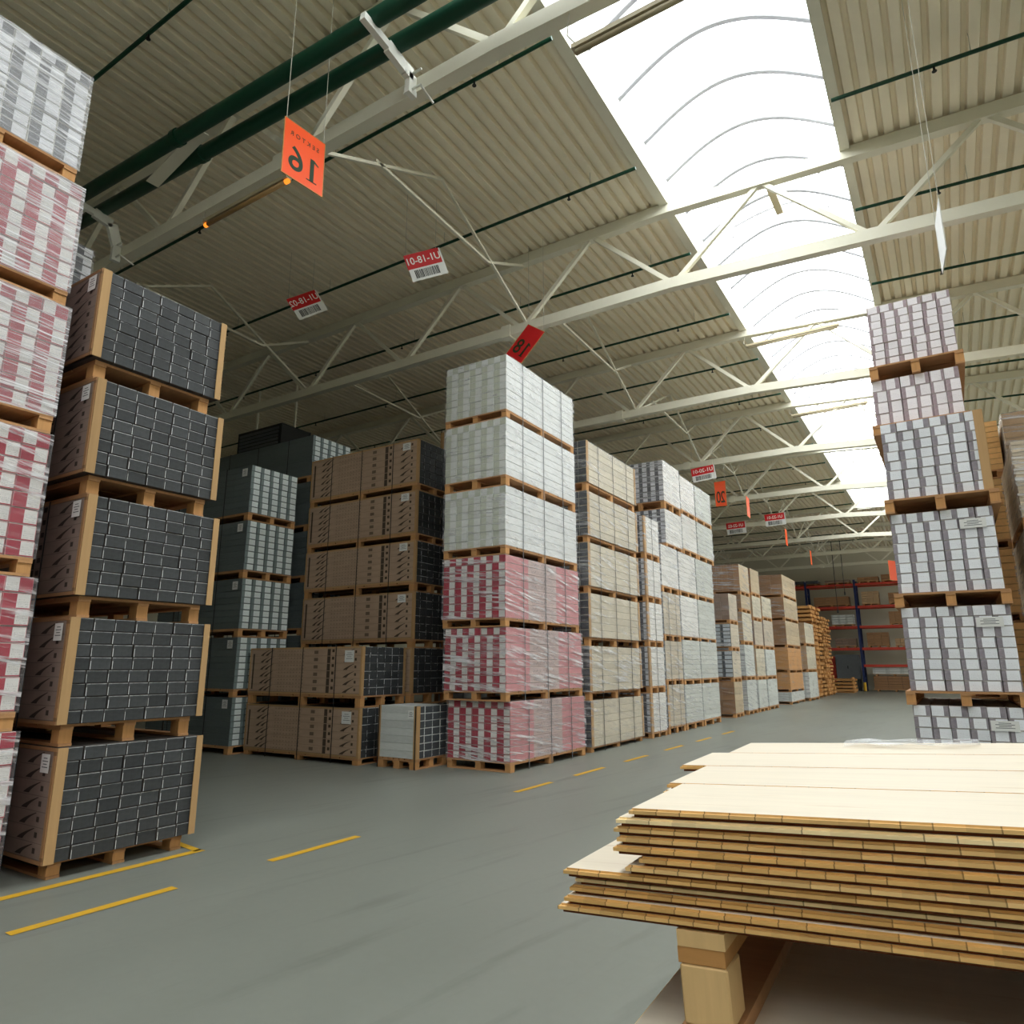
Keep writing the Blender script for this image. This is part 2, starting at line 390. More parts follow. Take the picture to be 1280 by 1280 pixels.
def load(label, group, x0,x1,y0,y1, zp, z0, z1, axis, cols, rows, mat, simple=False, inset=0.0, battens=(), film=None,
         straps=0, strapmat='strap', panel=None, sheet=None, shift=True, name='flooring_pallet', strapf=.86, toprow=True, across=None):
    cx, cy = (x0+x1)/2, (y0+y1)/2; hx, hy = (x1-x0)/2, (y1-y0)/2
    root = thing(name, label, 'pallet', (cx,cy,zp), group)
    h = z0-zp
    make_pallet(root, hx-inset, hy-inset, h-.001, axis, (mat not in (M['right'],M['rose']) and inset < .06) if across is None else across)
    H = z1-z0; rh = H/rows
    # columns run across the end face
    if axis == 'x': W = 2*hy; L = hx
    else: W = 2*hx; L = hy
    g = .0025
    cw = (W-(.024 if mat == M['grey'] and not simple else 0))/cols
    if simple:
        mb = MB(); rid = random.randint(0,50)
        for r in range(rows):
            for c in range(cols):
                j = random.uniform(-.006,.006); a0 = -W/2+c*cw+g; a1 = a0+cw-2*g; zz0 = h+r*rh+.001; zz1 = h+(r+1)*rh-.003; rid += 1
                if axis == 'x': mb.box(-L+abs(j),a0,zz0,L-abs(j)*2,a1,zz1, uvf=carton_uv('x',rid))
                else: mb.box(a0,-L+abs(j),zz0,a1,L-abs(j)*2,zz1, uvf=carton_uv('y',rid))
        mb.obj('cartons', mat, root)
    else:
        mb = MB()
        if axis == 'x': mb.box(-L+.008,-cw/2+g,0,L-.008,cw/2-g,rh-.003, uvf=carton_uv('x',0))
        else: mb.box(-cw/2+g,-L+.008,0,cw/2-g,L-.008,rh-.003, uvf=carton_uv('y',0))
        me = bevel_mesh(mb.mesh('carton', mat), .004)
        mb2 = MB()
        if axis == 'x': mb2.box(-L+.008,-cw/2+g,0,L-.008,cw/2-g,rh-.003, uvf=carton_uv('x',0,True))
        else: mb2.box(-cw/2+g,-L+.008,0,cw/2-g,L-.008,rh-.003, uvf=carton_uv('y',0,True))
        me2 = bevel_mesh(mb2.mesh('carton', mat), .004) if toprow else me
        for r in range(rows):
            for c in range(cols):
                o = link('carton', me2 if r == rows-1 else me, root)
                a = -cw*cols/2+(c+.5)*cw+random.uniform(-.0024,.0024)+(.012*math.sin(r*1.9+z0*5) if mat == M['grey'] else 0); j = random.uniform(-.006,.006); z = h+r*rh+.001
                o.location = (j,a,z) if axis == 'x' else (a,j,z)
    # battens: vertical corner boards
    for (sx, sy, wx, wy) in battens:
        t = .008; b = MB()
        if wx: b.box(sx*hx-(wx if sx > 0 else 0), sy*(hy)-(0 if sy > 0 else t), h+.0, sx*hx+(0 if sx > 0 else wx), sy*hy+(t if sy > 0 else 0), h+H)
        if wy: b.box(sx*hx-(0 if sx > 0 else t), sy*hy-(wy if sy > 0 else 0)+(.0), h+.0, sx*hx+(t if sx > 0 else 0), sy*hy+(0 if sy > 0 else wy), h+H)
        b.obj('corner_batten', M['batten'], root)
    if panel:
        # printed cover board on the -Y long side
        pm, frame = panel
        q = MB(); yy = -hy-.004
        q.box(-hx+.012, yy-.004, h+.03, hx-.012, yy+.003, h+H-.03)
        o = q.obj('side_board', M[pm], root)
        fr = MB()
        fr.box(-hx, yy-.006, h, hx, yy+.003, h+.028); fr.box(-hx, yy-.006, h+H-.028, hx, yy+.003, h+H)
        fr.box(-hx, yy-.006, h+.028, -hx+.035, yy+.003, h+H-.028); fr.box(hx-.035, yy-.006, h+.028, hx, yy+.003, h+H-.028)
        fr.obj('board_frame', M['batten' if frame else 'kraft'], root)
    if straps:
        for k in range(straps):
            f = (k+.5)/straps*2-1
            b = MB(); t = .003; w = .009
            if axis == 'x':
                xx = f*hx*strapf; yo = hy+.012; 
                b.box(xx-w,-yo-t,.0,xx+w,-yo,h+H+t); b.box(xx-w,yo,.0,xx+w,yo+t,h+H+t); b.box(xx-w,-yo,h+H,xx+w,yo,h+H+t)
            else:
                yy = f*hy*strapf; xo = hx+.012
                b.box(-xo-t,yy-w,.0,-xo,yy+w,h+H+t); b.box(xo,yy-w,.0,xo+t,yy+w,h+H+t); b.box(-xo,yy-w,h+H,xo,yy+w,h+H+t)
            b.obj('strap', M[strapmat], root)
    if film:
        b = MB(); e = .014; zz = h-.01; zt = h+H-.001; n = 10
        # slack sheet: vertical faces split in strips with small pleats
        def side(p, q, ax):
            prev = None
            for i in range(n+1):
                f = i/n; o_ = .006*math.sin(i*2.3+p[0]*7)*(0 < i < n)
                x = p[0]+(q[0]-p[0])*f+(o_ if ax == 'y' else 0); y = p[1]+(q[1]-p[1])*f+(o_ if ax == 'x' else 0)
                cur = (x,y)
                if prev: b.quad([(prev[0],prev[1],zz),(x,y,zz),(x,y,zt),(prev[0],prev[1],zt)])
                prev = cur
        a = hx+e; c = hy+e
        side((-a,-c),(a,-c),'x'); side((a,-c),(a,c),'y'); side((a,c),(-a,c),'x'); side((-a,c),(-a,-c),'y')
        b.quad([(-a,-c,zt),(a,-c,zt),(a,c,zt),(-a,c,zt)])
        b.obj('stretch_film', M[film], root)
    if sheet:
        # delivery note stuck to the load: (face, across 0..1, up 0..1, w, h)
        for (face, fa, fu, sw, sh) in sheet:
            b = MB(); e = .018
            z = h+H*fu
            if face == '-y':
                x = -hx+2*hx*fa; b.box(x-sw/2,-hy-e-.001,z-sh/2,x+sw/2,-hy-e,z+sh/2)
            else:
                y = -hy+2*hy*fa; b.box(hx+e,y-sw/2,z-sh/2,hx+e+.001,y+sw/2,z+sh/2)
            o = b.obj('label', M['paper'], root)
            l = MB()
            for k in range(4):
                zz = z+sh*(.28-.16*k); ww = sw*(.34 if k % 2 else .22)
                if face == '-y': l.box(x-ww,-hy-e-.0016,zz-.004,x+ww,-hy-e-.0011,zz+.003)
                else: l.box(hx+e+.0011,y-ww,zz-.004,hx+e+.0016,y+ww,zz+.003)
            l.obj('label_print', M['strapgrey'], o)
    return root

LEV = {6:['bottom pallet','second pallet from the floor','third pallet from the floor','third pallet from the top','second pallet from the top','topmost pallet'],
       5:['bottom pallet','second pallet from the floor','middle pallet','second pallet from the top','topmost pallet'],
       4:['bottom pallet','second pallet from the floor','second pallet from the top','topmost pallet'],
       3:['bottom pallet','middle pallet','topmost pallet'], 2:['lower pallet','upper pallet'], 1:['single pallet']}
def zlist(levels):
    """levels: list of (z0, z1); returns (pallet bottom, z0, z1)"""
    out = []; zp = 0
    for a, b in levels: out.append((zp,a,b)); zp = b+.003
    return out

# --- red and white stack at the left edge (faces the aisle at x = -6)
pk = zlist([(.15,1.12),(1.265,2.27),(2.42,3.43),(3.59,4.556),(4.69,5.69),(5.83,6.79)])
py1 = [2.585,2.55,2.51,2.50,2.465,2.39]
for i,(zp,a,b) in enumerate(pk):
    top = i == 5
    load(('silver grey and white film-wrapped cartons, topmost pallet of the leftmost stack' if top else
          f'red and white film-wrapped cartons, {LEV[6][i]} of the leftmost stack'), 'pallets of the leftmost stack',
         -8.45,-6.0, py1[i]-1.2, py1[i], zp,a,b,'x',6,8, M['check' if top else 'red'], film='filmheavy' if i > 2 else 'film', toprow=True)
# second row behind it, one corner shows
for i in range(6):
    load(f'grey wrapped pallet glimpsed behind the leftmost stack, {LEV[6][i]}', 'pallets hidden behind the leftmost stack',
         -11.1,-9.05, 2.75, 3.95, i*1.155, i*1.155+.15, i*1.155+1.15 if i < 5 else 6.98, 'x',6,8, M['check'], simple=True, film='film')

# --- charcoal stack beside it
gl = zlist([(.125,.97),(1.145,1.985),(2.165,3.012),(3.19,4.04),(4.22,5.05)])
gy = [(2.885,4.133),(2.845,4.10),(2.85,4.092),(2.795,4.032),(2.718,3.966)]
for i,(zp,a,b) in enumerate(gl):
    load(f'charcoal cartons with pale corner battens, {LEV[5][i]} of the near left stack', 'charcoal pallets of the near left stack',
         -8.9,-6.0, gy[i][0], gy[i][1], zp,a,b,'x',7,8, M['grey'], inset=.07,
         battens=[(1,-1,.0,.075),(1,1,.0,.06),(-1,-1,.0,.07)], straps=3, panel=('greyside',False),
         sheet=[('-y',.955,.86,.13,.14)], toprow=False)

# --- teal stack further back and the taller one behind it
tl = zlist([(.15,1.02),(1.17,2.13),(2.29,3.25),(3.42,4.40),(4.56,5.53)])
for i,(zp,a,b) in enumerate(tl):
    load(f'teal grey pallet, {LEV[5][i]} of the stack left of the brown ones', 'teal pallets in the back left row',
         -14.2,-11.46, 8.44, 9.60, zp,a,b,'x',5,8, M['teal'], simple=(i < 2), straps=2, sheet=[('-y',.93,.86,.16,.16)], toprow=False)
for i in range(6):
    z0 = i*1.11
    load(f'teal grey pallet, {LEV[6][i]} of the tall stack behind the brown', 'teal pallets of the tall back stack',
         -15.2,-11.5, 9.98, 11.12, z0, z0+.15 if i < 5 else 5.69, z0+1.108 if i < 5 else 6.62, 'x',5,8, M['teal'], simple=True, straps=3)

# --- brown stacks
bl = zlist([(.11,.905),(1.105,1.92)])
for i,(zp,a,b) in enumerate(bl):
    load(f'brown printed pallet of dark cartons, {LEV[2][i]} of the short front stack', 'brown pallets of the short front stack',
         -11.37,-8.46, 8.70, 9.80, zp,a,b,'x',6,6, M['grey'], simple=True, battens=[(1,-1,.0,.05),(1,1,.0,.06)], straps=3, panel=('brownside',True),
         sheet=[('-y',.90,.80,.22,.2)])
ul = zlist([(.11,.905),(1.105,1.92),(2.08,2.96),(3.0+.14,3.93),(4.08,4.92),(5.07,5.96)])
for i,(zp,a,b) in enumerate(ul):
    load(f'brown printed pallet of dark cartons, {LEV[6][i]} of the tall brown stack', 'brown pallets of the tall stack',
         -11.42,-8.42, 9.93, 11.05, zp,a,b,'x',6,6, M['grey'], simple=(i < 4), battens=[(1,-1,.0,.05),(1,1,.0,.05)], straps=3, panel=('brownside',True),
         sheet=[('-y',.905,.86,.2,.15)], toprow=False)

# --- low single pallet between brown and red stacks
load('low single pallet of white boards and grey cartons in a wooden frame on the floor', None, -8.15,-7.335, 8.82, 9.62, 0,.16,.965,'x',4,7, M['whitebox'],
     battens=[(1,-1,.06,.07),(-1,-1,.05,.0)], straps=2, strapf=1.9, toprow=False, sheet=[('-y',.86,.84,.12,.13)])

# --- central stack: three red below, three white above
cl = zlist([(.15,1.05),(1.2,2.20),(2.345,3.36),(3.515,4.515),(4.70,5.71),(5.855,6.86)])
cyy = [(9.36,11.95),(9.26,11.92),(9.24,11.83),(9.24,11.80),(9.245,11.78),(9.255,11.755)]
cx0 = [-7.14,-7.16,-7.20,-7.21,-7.22,-7.24]
for i,(zp,a,b) in enumerate(cl):
    red = i < 3
    load((f'red and white chequered film-wrapped pallet, {LEV[6][i]} of the central tall stack' if red else
          f'greenish white pallet, {LEV[6][i]} of the central tall stack'),
         'red pallets of the central stack' if red else 'white pallets of the central stack',
         cx0[i],-5.95+.02*(i == 0), cyy[i][0], cyy[i][1], zp,a,b,'y',5,8, M['red' if red else 'cwhite'], film='film' if red else 'filmlite',
         straps=3, strapmat='strapgrey')
# second row behind the central stack
for i in range(6):
    z0 = i*1.17
    load(f'white boarded pallet in the gap left of the central stack, {LEV[6][i]}', 'pallets in the second row behind the central stack',
         -9.75,-7.4, 12.3, 13.5, z0, z0+.15, z0+1.165, 'x',6,8, M['whitebox'], simple=True, battens=[(-1,-1,.10,0)], straps=3)

# --- beige stack
zb = zlist([(.10,.945),(1.115,1.975),(2.145,3.0),(3.15,4.02),(4.17,5.09),(5.28,6.17)])
for i,(zp,a,b) in enumerate(zb):
    j = [.0,-.01,.0,.03,.05,.05][i]
    load(f'beige film-wrapped pallet, {LEV[6][i]} of the stack right of the central one', 'beige pallets right of the central stack',
         -7.1,-5.95, 12.25+j, 14.88+j, zp,a,b,'y',6,6, M['beige'], inset=.03, battens=[(1,-1,.0,.10),(1,1,.0,.08)], film='filmlite' if i in (0,2,5) else 'film', straps=3, toprow=False)
# --- narrow wrapped stack
za = zlist([(.13,.98),(1.14,2.03),(2.18,3.06),(3.22,4.09),(4.25,5.13)])
for i,(zp,a,b) in enumerate(za):
    load(f'narrow wrapped pallet with wooden corner, {LEV[5][i]} of the stack after beige', 'narrow wrapped pallets after the beige stack',
         -7.1,-5.95, 15.36, 16.35, zp,a,b,'y',6,7, M['check'], simple=True, battens=[(1,-1,.03,.12)], film='film', straps=1)
zc = zlist([(.17,1.14),(1.28,2.2),(2.36,3.4),(3.56,4.6),(4.70,5.6),(5.82,6.92)])
for i,(zp,a,b) in enumerate(zc):
    load(f'white wrapped pallet with checkered end, {LEV[6][i]} of the tallest wrapped stack', 'white wrapped pallets of the tallest stack',
         -7.3,-5.95, 16.9 if i > 3 else 16.45, 18.2 if i > 3 else 17.7, zp,a,b,'y',6,8, M['check' if i > 2 else 'silver'], simple=True, film='film', straps=2 if i < 3 else 0, strapmat='strapgrey', battens=[(1,-1,.0,.12)] if i == 0 else [])
zd = zlist([(.17,1.12),(1.26,2.26),(2.36,3.42),(3.56,4.59),(4.75,5.72),(5.86,6.82)])
for n_, (ya, yb, mt) in enumerate(((18.25,19.5,'check'),(19.58,21.12,'palegrey'))):
    for i,(zp,a,b) in enumerate(zd):
        load((f'white wrapped pallet, {LEV[6][i]} of the column after the tallest wrapped stack' if n_ == 0 else
              f'pale grey wrapped pallet, {LEV[6][i]} of the last column before the gap'),
             ('white wrapped pallets next to the tallest stack' if n_ == 0 else 'pale grey pallets before the side passage'),
             -7.3,-5.95, (18.25 if i > 3 else 17.78) if n_ == 0 else (19.58 if i > 3 else 19.28), (yb if i > 3 else 19.2) if n_ == 0 else (yb if i > 3 else 20.85), zp,a,b,'y',6,8,
             M[mt if i > 1 else 'palegrey'], simple=True, film='film' if n_ == 0 or i > 2 else 'filmlite')

# --- far stacks beyond the side passage
def far(labelfmt, group, X0,X1,Y0,Y1, levels, axis='y', cols=6, rows=6, film='filmlite'):
    zl = zlist([(l[0],l[1]) for l in levels])
    for i,(zp,a,b) in enumerate(zl):
        load(labelfmt.format(levels[i][3], LEV[len(levels)][i]), group, X0,X1,Y0,Y1,zp,a,b,axis,levels[i][4] if len(levels[i]) > 4 else cols, levels[i][5] if len(levels[i]) > 5 else rows, M[levels[i][2]], simple=True, film=film)
far('{} pallet, {} of the first far stack past the gap','pallets of the first far stack', -7.6,-6.0, 22.7,23.7,
    [(.14,1.09,'kraft','kraft brown',4,5),(1.24,2.06,'silver','silver labelled',5,6),(2.2,2.92,'silver','silver grey',5,6),(3.06,3.9,'kraftgrey','grey brown',6,6)])
far('{} pallet, {} of the second far stack past the gap','pallets of the second far stack', -7.8,-6.0, 24.3,25.6,
    [(.14,1.12,'palegrey','pale grey'),(1.26,2.3,'palegrey','pale wrapped'),(2.44,3.4,'kraftpale','pale kraft'),(3.54,4.0,'kraft','kraft'),(4.14,5.06,'kraft','kraft slatted',9,1)], film='film')
far('{} pallet, {} of the third far stack past the gap','pallets of the third far stack', -7.8,-6.0, 25.9,27.2,
    [(.14,1.1,'palegrey','pale grey'),(1.24,2.2,'kraftpale','pale kraft'),(2.34,3.2,'kraftgrey','grey brown'),(3.34,4.1,'kraftpale','cream'),(4.24,5.1,'kraft','kraft slatted',7,2)])
far('{} pallet, {} of the fourth far stack past the gap','pallets of the fourth far stack', -7.8,-6.0, 27.4,29.0,
    [(.14,1.1,'palegrey','pale grey'),(1.24,2.2,'palegrey','pale grey'),(2.34,3.3,'kraftgrey','grey brown'),(3.44,4.2,'kraftpale','cream')])
far('{} pallet, {} of the kraft stack before the lumber','pallets of the far kraft stack', -8.4,-6.0, 31.6,34.6,
    [(.12,.5,'palegrey','white cardboard',2,4),(.64,1.3,'osb','lumber',1,5),(1.45,2.35,'osb','orange board',1,5),(2.5,3.5,'kraft','kraft',4,5),(3.65,4.5,'kraft','kraft carton',4,4),(4.65,5.5,'kraft','plain kraft carton',5,4)])
far('{} pallet, {} of the short pale stack before the lumber','pallets of the short pale stack', -6.9,-5.85, 35.2,37.6,
    [(.14,1.3,'palegrey','pale grey'),(1.45,2.5,'kraftpale','pale kraft'),(2.65,3.6,'kraftpale','cream wrapped')], cols=5)

# lumber bundles: loose boards between bearers
def bundle(label, X0,X1,Y0,Y1,z0,z1,n, group='lumber bundles at the far end'):
    r = thing('lumber_bundle', label, 'lumber', ((X0+X1)/2,(Y0+Y1)/2,z0), group)
    hx, hy, H = (X1-X0)/2,(Y1-Y0)/2,z1-z0
    for c in (-.8,0,.8):
        b = MB(); b.box(-hx, c*hy-.05, 0, hx, c*hy+.05, .10); b.obj('bearer', M['block'], r)
    dz = (H-.1)/n
    for k in range(n):
        b = MB(); j = random.uniform(-.05,.05); m = 6
        for q in range(m):
            jj = random.uniform(-.06,.06)
            b.box(-hx+jj, -hy+q*2*hy/m+.01, .1+k*dz, hx+jj, -hy+(q+1)*2*hy/m-.02, .1+k*dz+dz*.62)
        b.box(-hx*.9, -hy*.6, .1+k*dz+dz*.62, -hx*.8, hy*.6, .1+(k+1)*dz); b.box(hx*.8, -hy*.6, .1+k*dz+dz*.62, hx*.9, hy*.6, .1+(k+1)*dz)
        b.obj('board_layer', M['osb'], r)
    return r
names = ['bottom','second from the floor','middle','second from the top','topmost']
for i,(a,b) in enumerate([(0,.9),(.9,1.85),(1.85,2.85),(2.85,3.75),(3.75,4.7)]):
    bundle(f'orange lumber bundle with open board layers, {names[i]} of the near lumber pile', -8.2,-6.0,38.3,41.2,a,b,4)
for i,(a,b) in enumerate([(0,.85),(.85,1.7),(1.7,2.6),(2.6,3.4),(3.4,4.3)]):
    bundle(f'orange lumber bundle with open board layers, {names[i]} of the last lumber pile', -8.2,-6.0,41.8,44.4,a,b,4)
bundle('small low bundle of short boards near the rack foot', -6.7,-5.3,46.6,48.4,0,.9,4,None)
# --- tall stack on the right
rl = zlist([(.15,1.15),(1.31,2.28),(2.45,3.43),(3.61,4.60),(4.745,5.385),(5.575,6.47)])
rx = [(-.49,.60),(-.49,.60),(-.49,.575),(-.47,.61),(-.53,.475),(-.485,.50)]
ry = [9.6,9.6,9.6,9.57,10.06,10.05]
for i,(zp,a,b) in enumerate(rl):
    rose = i > 3
    load(f'{"rose" if rose else "violet"} grey cartons with white labels, {LEV[6][i]} of the tall right-hand stack', 'pallets of the tall right-hand stack',
         rx[i][0],rx[i][1], ry[i], ry[i]+2.3, zp,a,b,'y',6,4 if i == 4 else 8, M['rose' if rose else 'right'], film=None, inset=-.05,
         battens=[(1,-1,.09,.05)] if i == 3 else [], sheet=[('-y',.80,.80,.26,.11)] if i in (0,1,2) else None)
# row right behind it: lumber and wrapped board piles at the right edge
for i in range(4):
    z0 = i*1.08
    load(f'thin boards wrapped in slack film, {LEV[4][i]} at the right edge', 'board pallets at the right edge',
         .9,2.1, 10.3, 12.3, z0, z0+.14, z0+1.075 if i < 3 else 4.34,'y',1,20, M['boards'], simple=True, film='film', sheet=[('-y',.2,.9,.2,.12)] if i == 3 else None)
for i in range(4):
    z0 = i*1.36
    load(f'cream boards under film behind the right edge pile, {LEV[4][i]}', 'board pallets behind the right edge pile',
         1.05,2.3, 12.7, 14.9, z0, z0+.14, z0+1.355 if i < 3 else 5.45,'y',2,12, M['kraftpale'], simple=True, film='film')
for i in range(5):
    z0 = i*1.12
    load(f'pale orange lumber, {LEV[5][i]} behind the tall right-hand stack', 'lumber pallets behind the right-hand stack',
         .1,1.0, 12.9, 15.1, z0, z0+.14, z0+1.115 if i < 4 else 5.42,'y',1,9, M['lumber'], simple=True)

# ---------------------------------------------------------------- near plank pile
u = Vector((.9982,.0316,.0517)).normalized(); v = Vector((-u.y,u.x,0)).normalized(); wv = u.cross(v)
O = Vector((-.46,1.087,1.38))
T = .0137; PW = .268; PL = 2.25
def plank_mesh(pw):
    mb = MB()
    # body: top veneer (mi 0 top, mi1 edges), core with tongue, backing
    mb.box(0,0,-.0030,PL,pw,0,mi=0)                    # face veneer
    mb.box(-.004,-.006,-.0080,PL+.004,pw-.009,-.0030,mi=1)   # core with tongue
    mb.box(.002,.002,-.0134,PL,pw-.002,-.0080,mi=2)     # backing veneer
    me = mb.mesh('plank_face', [M['planktop'],M['plankcore'],M['plankback']])
    # veneer edges use core colour
    for p in me.polygons:
        if p.material_index == 0 and abs(p.normal.z) < .5: p.material_index = 1
    return me
PM = plank_mesh(PW)
def place(o, org, uu, vv, ww):
    m = Matrix((( uu.x,vv.x,ww.x,org.x),(uu.y,vv.y,ww.y,org.y),(uu.z,vv.z,ww.z,org.z),(0,0,0,1)))
    o.matrix_world = m
ordn = ['top','second','third','fourth','fifth','sixth','seventh','eighth','ninth','tenth','eleventh','bottom']
rown = ['front','second','third','fourth']
uA = [0,-.022,-.028,-.024,-.03,.012,-.012,-.122,-.108,-.118,-.125,-.138]
uB = [[-.055,-.04,-.02],[-.05]*3]
for k in range(12):
    for r in range(4):
        if k == 0: uu0 = [0,-.027,-.085,-.043][r]
        elif r == 0: uu0 = uA[k]
        else: uu0 = (uA[k]+random.uniform(-.02,.012)-[0,.008,.0,.0][r] if k < 7 else uA[k]+[0,.0,.015,.03][r]+random.uniform(-.01,.01))
        vo = r*(PW+.006)
        dv = 0 if k == 0 else random.uniform(-.004,.006)+(.012 if k in (8,9) else 0)
        o = link('parquet_plank', PM)
        place(o, O+u*uu0+v*(vo+dv)-wv*(k*T), u, v, wv)
        tag(o, f'pale unfinished parquet plank, {rown[r]} row, {ordn[k]} layer of the near pile', 'plank', 'parquet planks of the near pile')
# pallet carrying the near pile: front block column at the left end, deck boards above
base = O-wv*(12*T)
def local(mb, a0,b0,c0,a1,b1,c1): mb.box(a0,b0,c0,a1,b1,c1)
pal = thing('wooden_pallet','wooden pallet with a pale end block carrying the near plank pile','pallet',(0,0,0))
pal.matrix_world = Matrix(((u.x,v.x,wv.x,base.x),(u.y,v.y,wv.y,base.y),(u.z,v.z,wv.z,base.z),(0,0,0,1)))
BL = MB(); BL.box(0,0,0,.07,.075,.078)
bme = bevel_mesh(BL.mesh('block', M['pileblock']), .003)
for x in (.054,1.0,1.95):
    mb = MB(); mb.box(x,.0,-.0225,x+.07,1.08,-.001); mb.obj('deck_board', M['pileblock'], pal)
    mb = MB(); mb.box(x-.001,.001,-.0445,x+.068,1.075,-.023); mb.obj('stringer_board', M['osb'], pal)
    for y in (.0,.48,.98):
        o = link('block', bme, pal); o.location = (x,y,-.1235)
    mb = MB(); mb.box(x-.004,.0,-.1455,x+.076,1.08,-.124); mb.obj('runner_board', M['pallet'], pal)
# lower plank pile: layers settle gradually level towards the floor
NL = 42
pivot = base-wv*.1465
lowz0 = .16
for k in range(NL):
    f = 1-k/(NL-1)
    tilt = math.asin(u.z)*f
    uu = Vector((u.x/math.hypot(u.x,u.y)*math.cos(tilt), u.y/math.hypot(u.x,u.y)*math.cos(tilt), math.sin(tilt)))
    ww = uu.cross(v)
    org = pivot+Vector((-.02,0,0))
    zz = org.z-(org.z-lowz0-.014)*(k/(NL-1))
    for r in range(4):
        o = link('parquet_plank', PM)
        place(o, Vector((org.x,org.y,zz))+uu*(-.02+random.uniform(-.03,.02))+v*(.0+r*(PW+.006)+random.uniform(-.006,.006)), uu, v, ww)
        tag(o, 'parquet plank in the shaded lower pile under the near pallet', 'plank', 'parquet planks of the lower pile')
lp = thing('wooden_pallet','floor pallet under the lower plank pile','pallet',(pivot.x+1.1,pivot.y+.6,0),None,(0,0,math.atan2(u.y,u.x)))
make_pallet(lp, 1.05,.52,.145,'x')
# scrap of clear film lying on the far planks
b = MB()
for i in range(6):
    for j in range(3):
        f = lambda a,c: (a*.05, c*.05, .004+.008*abs(math.sin(a*1.7+c*2.1)))
        b.quad([f(i,j),f(i+1,j),f(i+1,j+1),f(i,j+1)])
o = b.obj('plastic_scrap', M['filmheavy']); place(o, O+u*.22+v*.93+wv*.001, u, v, wv)
tag(o, 'crumpled scrap of clear film lying on the far edge of the plank pile', 'film')

# ---------------------------------------------------------------- building
XL, XR, YF, YB = -26.0, 13.0, -15.0, 53.0
SX0, SX1, SY0, SY1 = -3.36, -.60, -13.0, 38.6     # skylight opening
TX0, TX1 = 7.2, 9.96                             # unseen second skylight, added for softer fill light
def roofz(x): return 9.62 if x < -3.36 else 9.62-.06*(x+3.36)
b = MB(); b.quad([(XL,YF,0),(XR,YF,0),(XR,YB,0),(XL,YB,0)]); struct(b.obj('floor', M['floor']))
def wallbox(name, *a): b = MB(); b.box(*a); return struct(b.obj(name, M['wall']))
wallbox('wall_back', XL,YB,0,XR,YB+.15,9.9)
wallbox('wall_left', XL-.15,YF,0,XL,YB,9.9)
# right wall with an added strip of high windows, unseen, brightening the far end
WY0, WY1, WZ0, WZ1 = 39.0, 52.0, 3.2, 7.6
b = MB(); b.box(XR,YF,0,XR+.15,WY0,9.9); b.box(XR,WY1,0,XR+.15,YB,9.9); b.box(XR,WY0,0,XR+.15,WY1,WZ0); b.box(XR,WY0,WZ1,XR+.15,WY1,9.9); struct(b.obj('wall_right', M['wall']))
wallbox('wall_front', XL,YF-.15,0,XR,YF,9.9)
# corrugated deck
def deck(x0,x1,y0,y1):
    pitch, dep = .207, .075; b = MB(); pts = []
    x = x0
    while x < x1:
        for dx, dz in ((0,0),(.118,0),(.137,dep),(.188,dep)):
            if x+dx <= x1: pts.append((x+dx, dz))
        x += pitch
    pts.append((x1,0))
    for (xa,za),(xb,zb_) in zip(pts, pts[1:]):
        b.quad([(xa,y0,roofz(xa)+za),(xa,y1,roofz(xa)+za),(xb,y1,roofz(xb)+zb_),(xb,y0,roofz(xb)+zb_)])
    return struct(b.obj('ceiling', M['deck']))
deck(XL,SX0,YF,YB); deck(SX1,TX0,YF,YB); deck(TX1,XR,YF,YB); deck(SX0,SX1,SY1,YB); deck(SX0,SX1,YF,SY0); deck(TX0,TX1,SY1,YB); deck(TX0,TX1,YF,SY0)
# roof slab over the deck keeps daylight out
for a in ((XL,SX0-.08,YF,YB),(SX1+.08,TX0-.08,YF,YB),(TX1+.08,XR,YF,YB),(SX0-.08,SX1+.08,SY1+.08,YB),(SX0-.08,SX1+.08,YF,SY0-.08),(TX0-.08,TX1+.08,SY1+.08,YB),(TX0-.08,TX1+.08,YF,SY0-.08)):
    b = MB(); e = .16
    P = [(a[0],a[2]),(a[1],a[2]),(a[1],a[3]),(a[0],a[3])]
    lo = [(x,y,roofz(x)+e) for x,y in P]; hi = [(x,y,roofz(x)+e+.15) for x,y in P]
    b.quad([lo[0],lo[3],lo[2],lo[1]]); b.quad(hi)
    for i in range(4): b.quad([lo[i],lo[(i+1)%4],hi[(i+1)%4],hi[i]])
    struct(b.obj('ceiling', M['deck']))
# upstands, barrel vault glazing and ribs of a skylight strip
UPZ = .42
def glaze_mat():
    b = NB('vault_polycarbonate')
    tr = b.n('ShaderNodeBsdfTransparent'); tr.inputs[0].default_value = (.93,.95,.96,1)
    df = b.n('ShaderNodeBsdfTranslucent'); df.inputs[0].default_value = (.9,.92,.93,1)
    mx = b.n('ShaderNodeMixShader'); mx.inputs[0].default_value = .12
    b.t.links.new(tr.outputs[0], mx.inputs[1]); b.t.links.new(df.outputs[0], mx.inputs[2])
    return b.done(mx.outputs[0])
M['glaze'] = glaze_mat()
def rib_mat():
    b = NB('vault_rib_profile')
    df = b.n('ShaderNodeBsdfDiffuse'); df.inputs[0].default_value = (.26,.26,.27,1)
    tl_ = b.n('ShaderNodeBsdfTranslucent'); tl_.inputs[0].default_value = (.15,.15,.155,1)
    ad = b.n('ShaderNodeAddShader'); b.t.links.new(df.outputs[0], ad.inputs[0]); b.t.links.new(tl_.outputs[0], ad.inputs[1])
    return b.done(ad.outputs[0])
M['rib'] = rib_mat()
NS = 24
tn_ = [0]
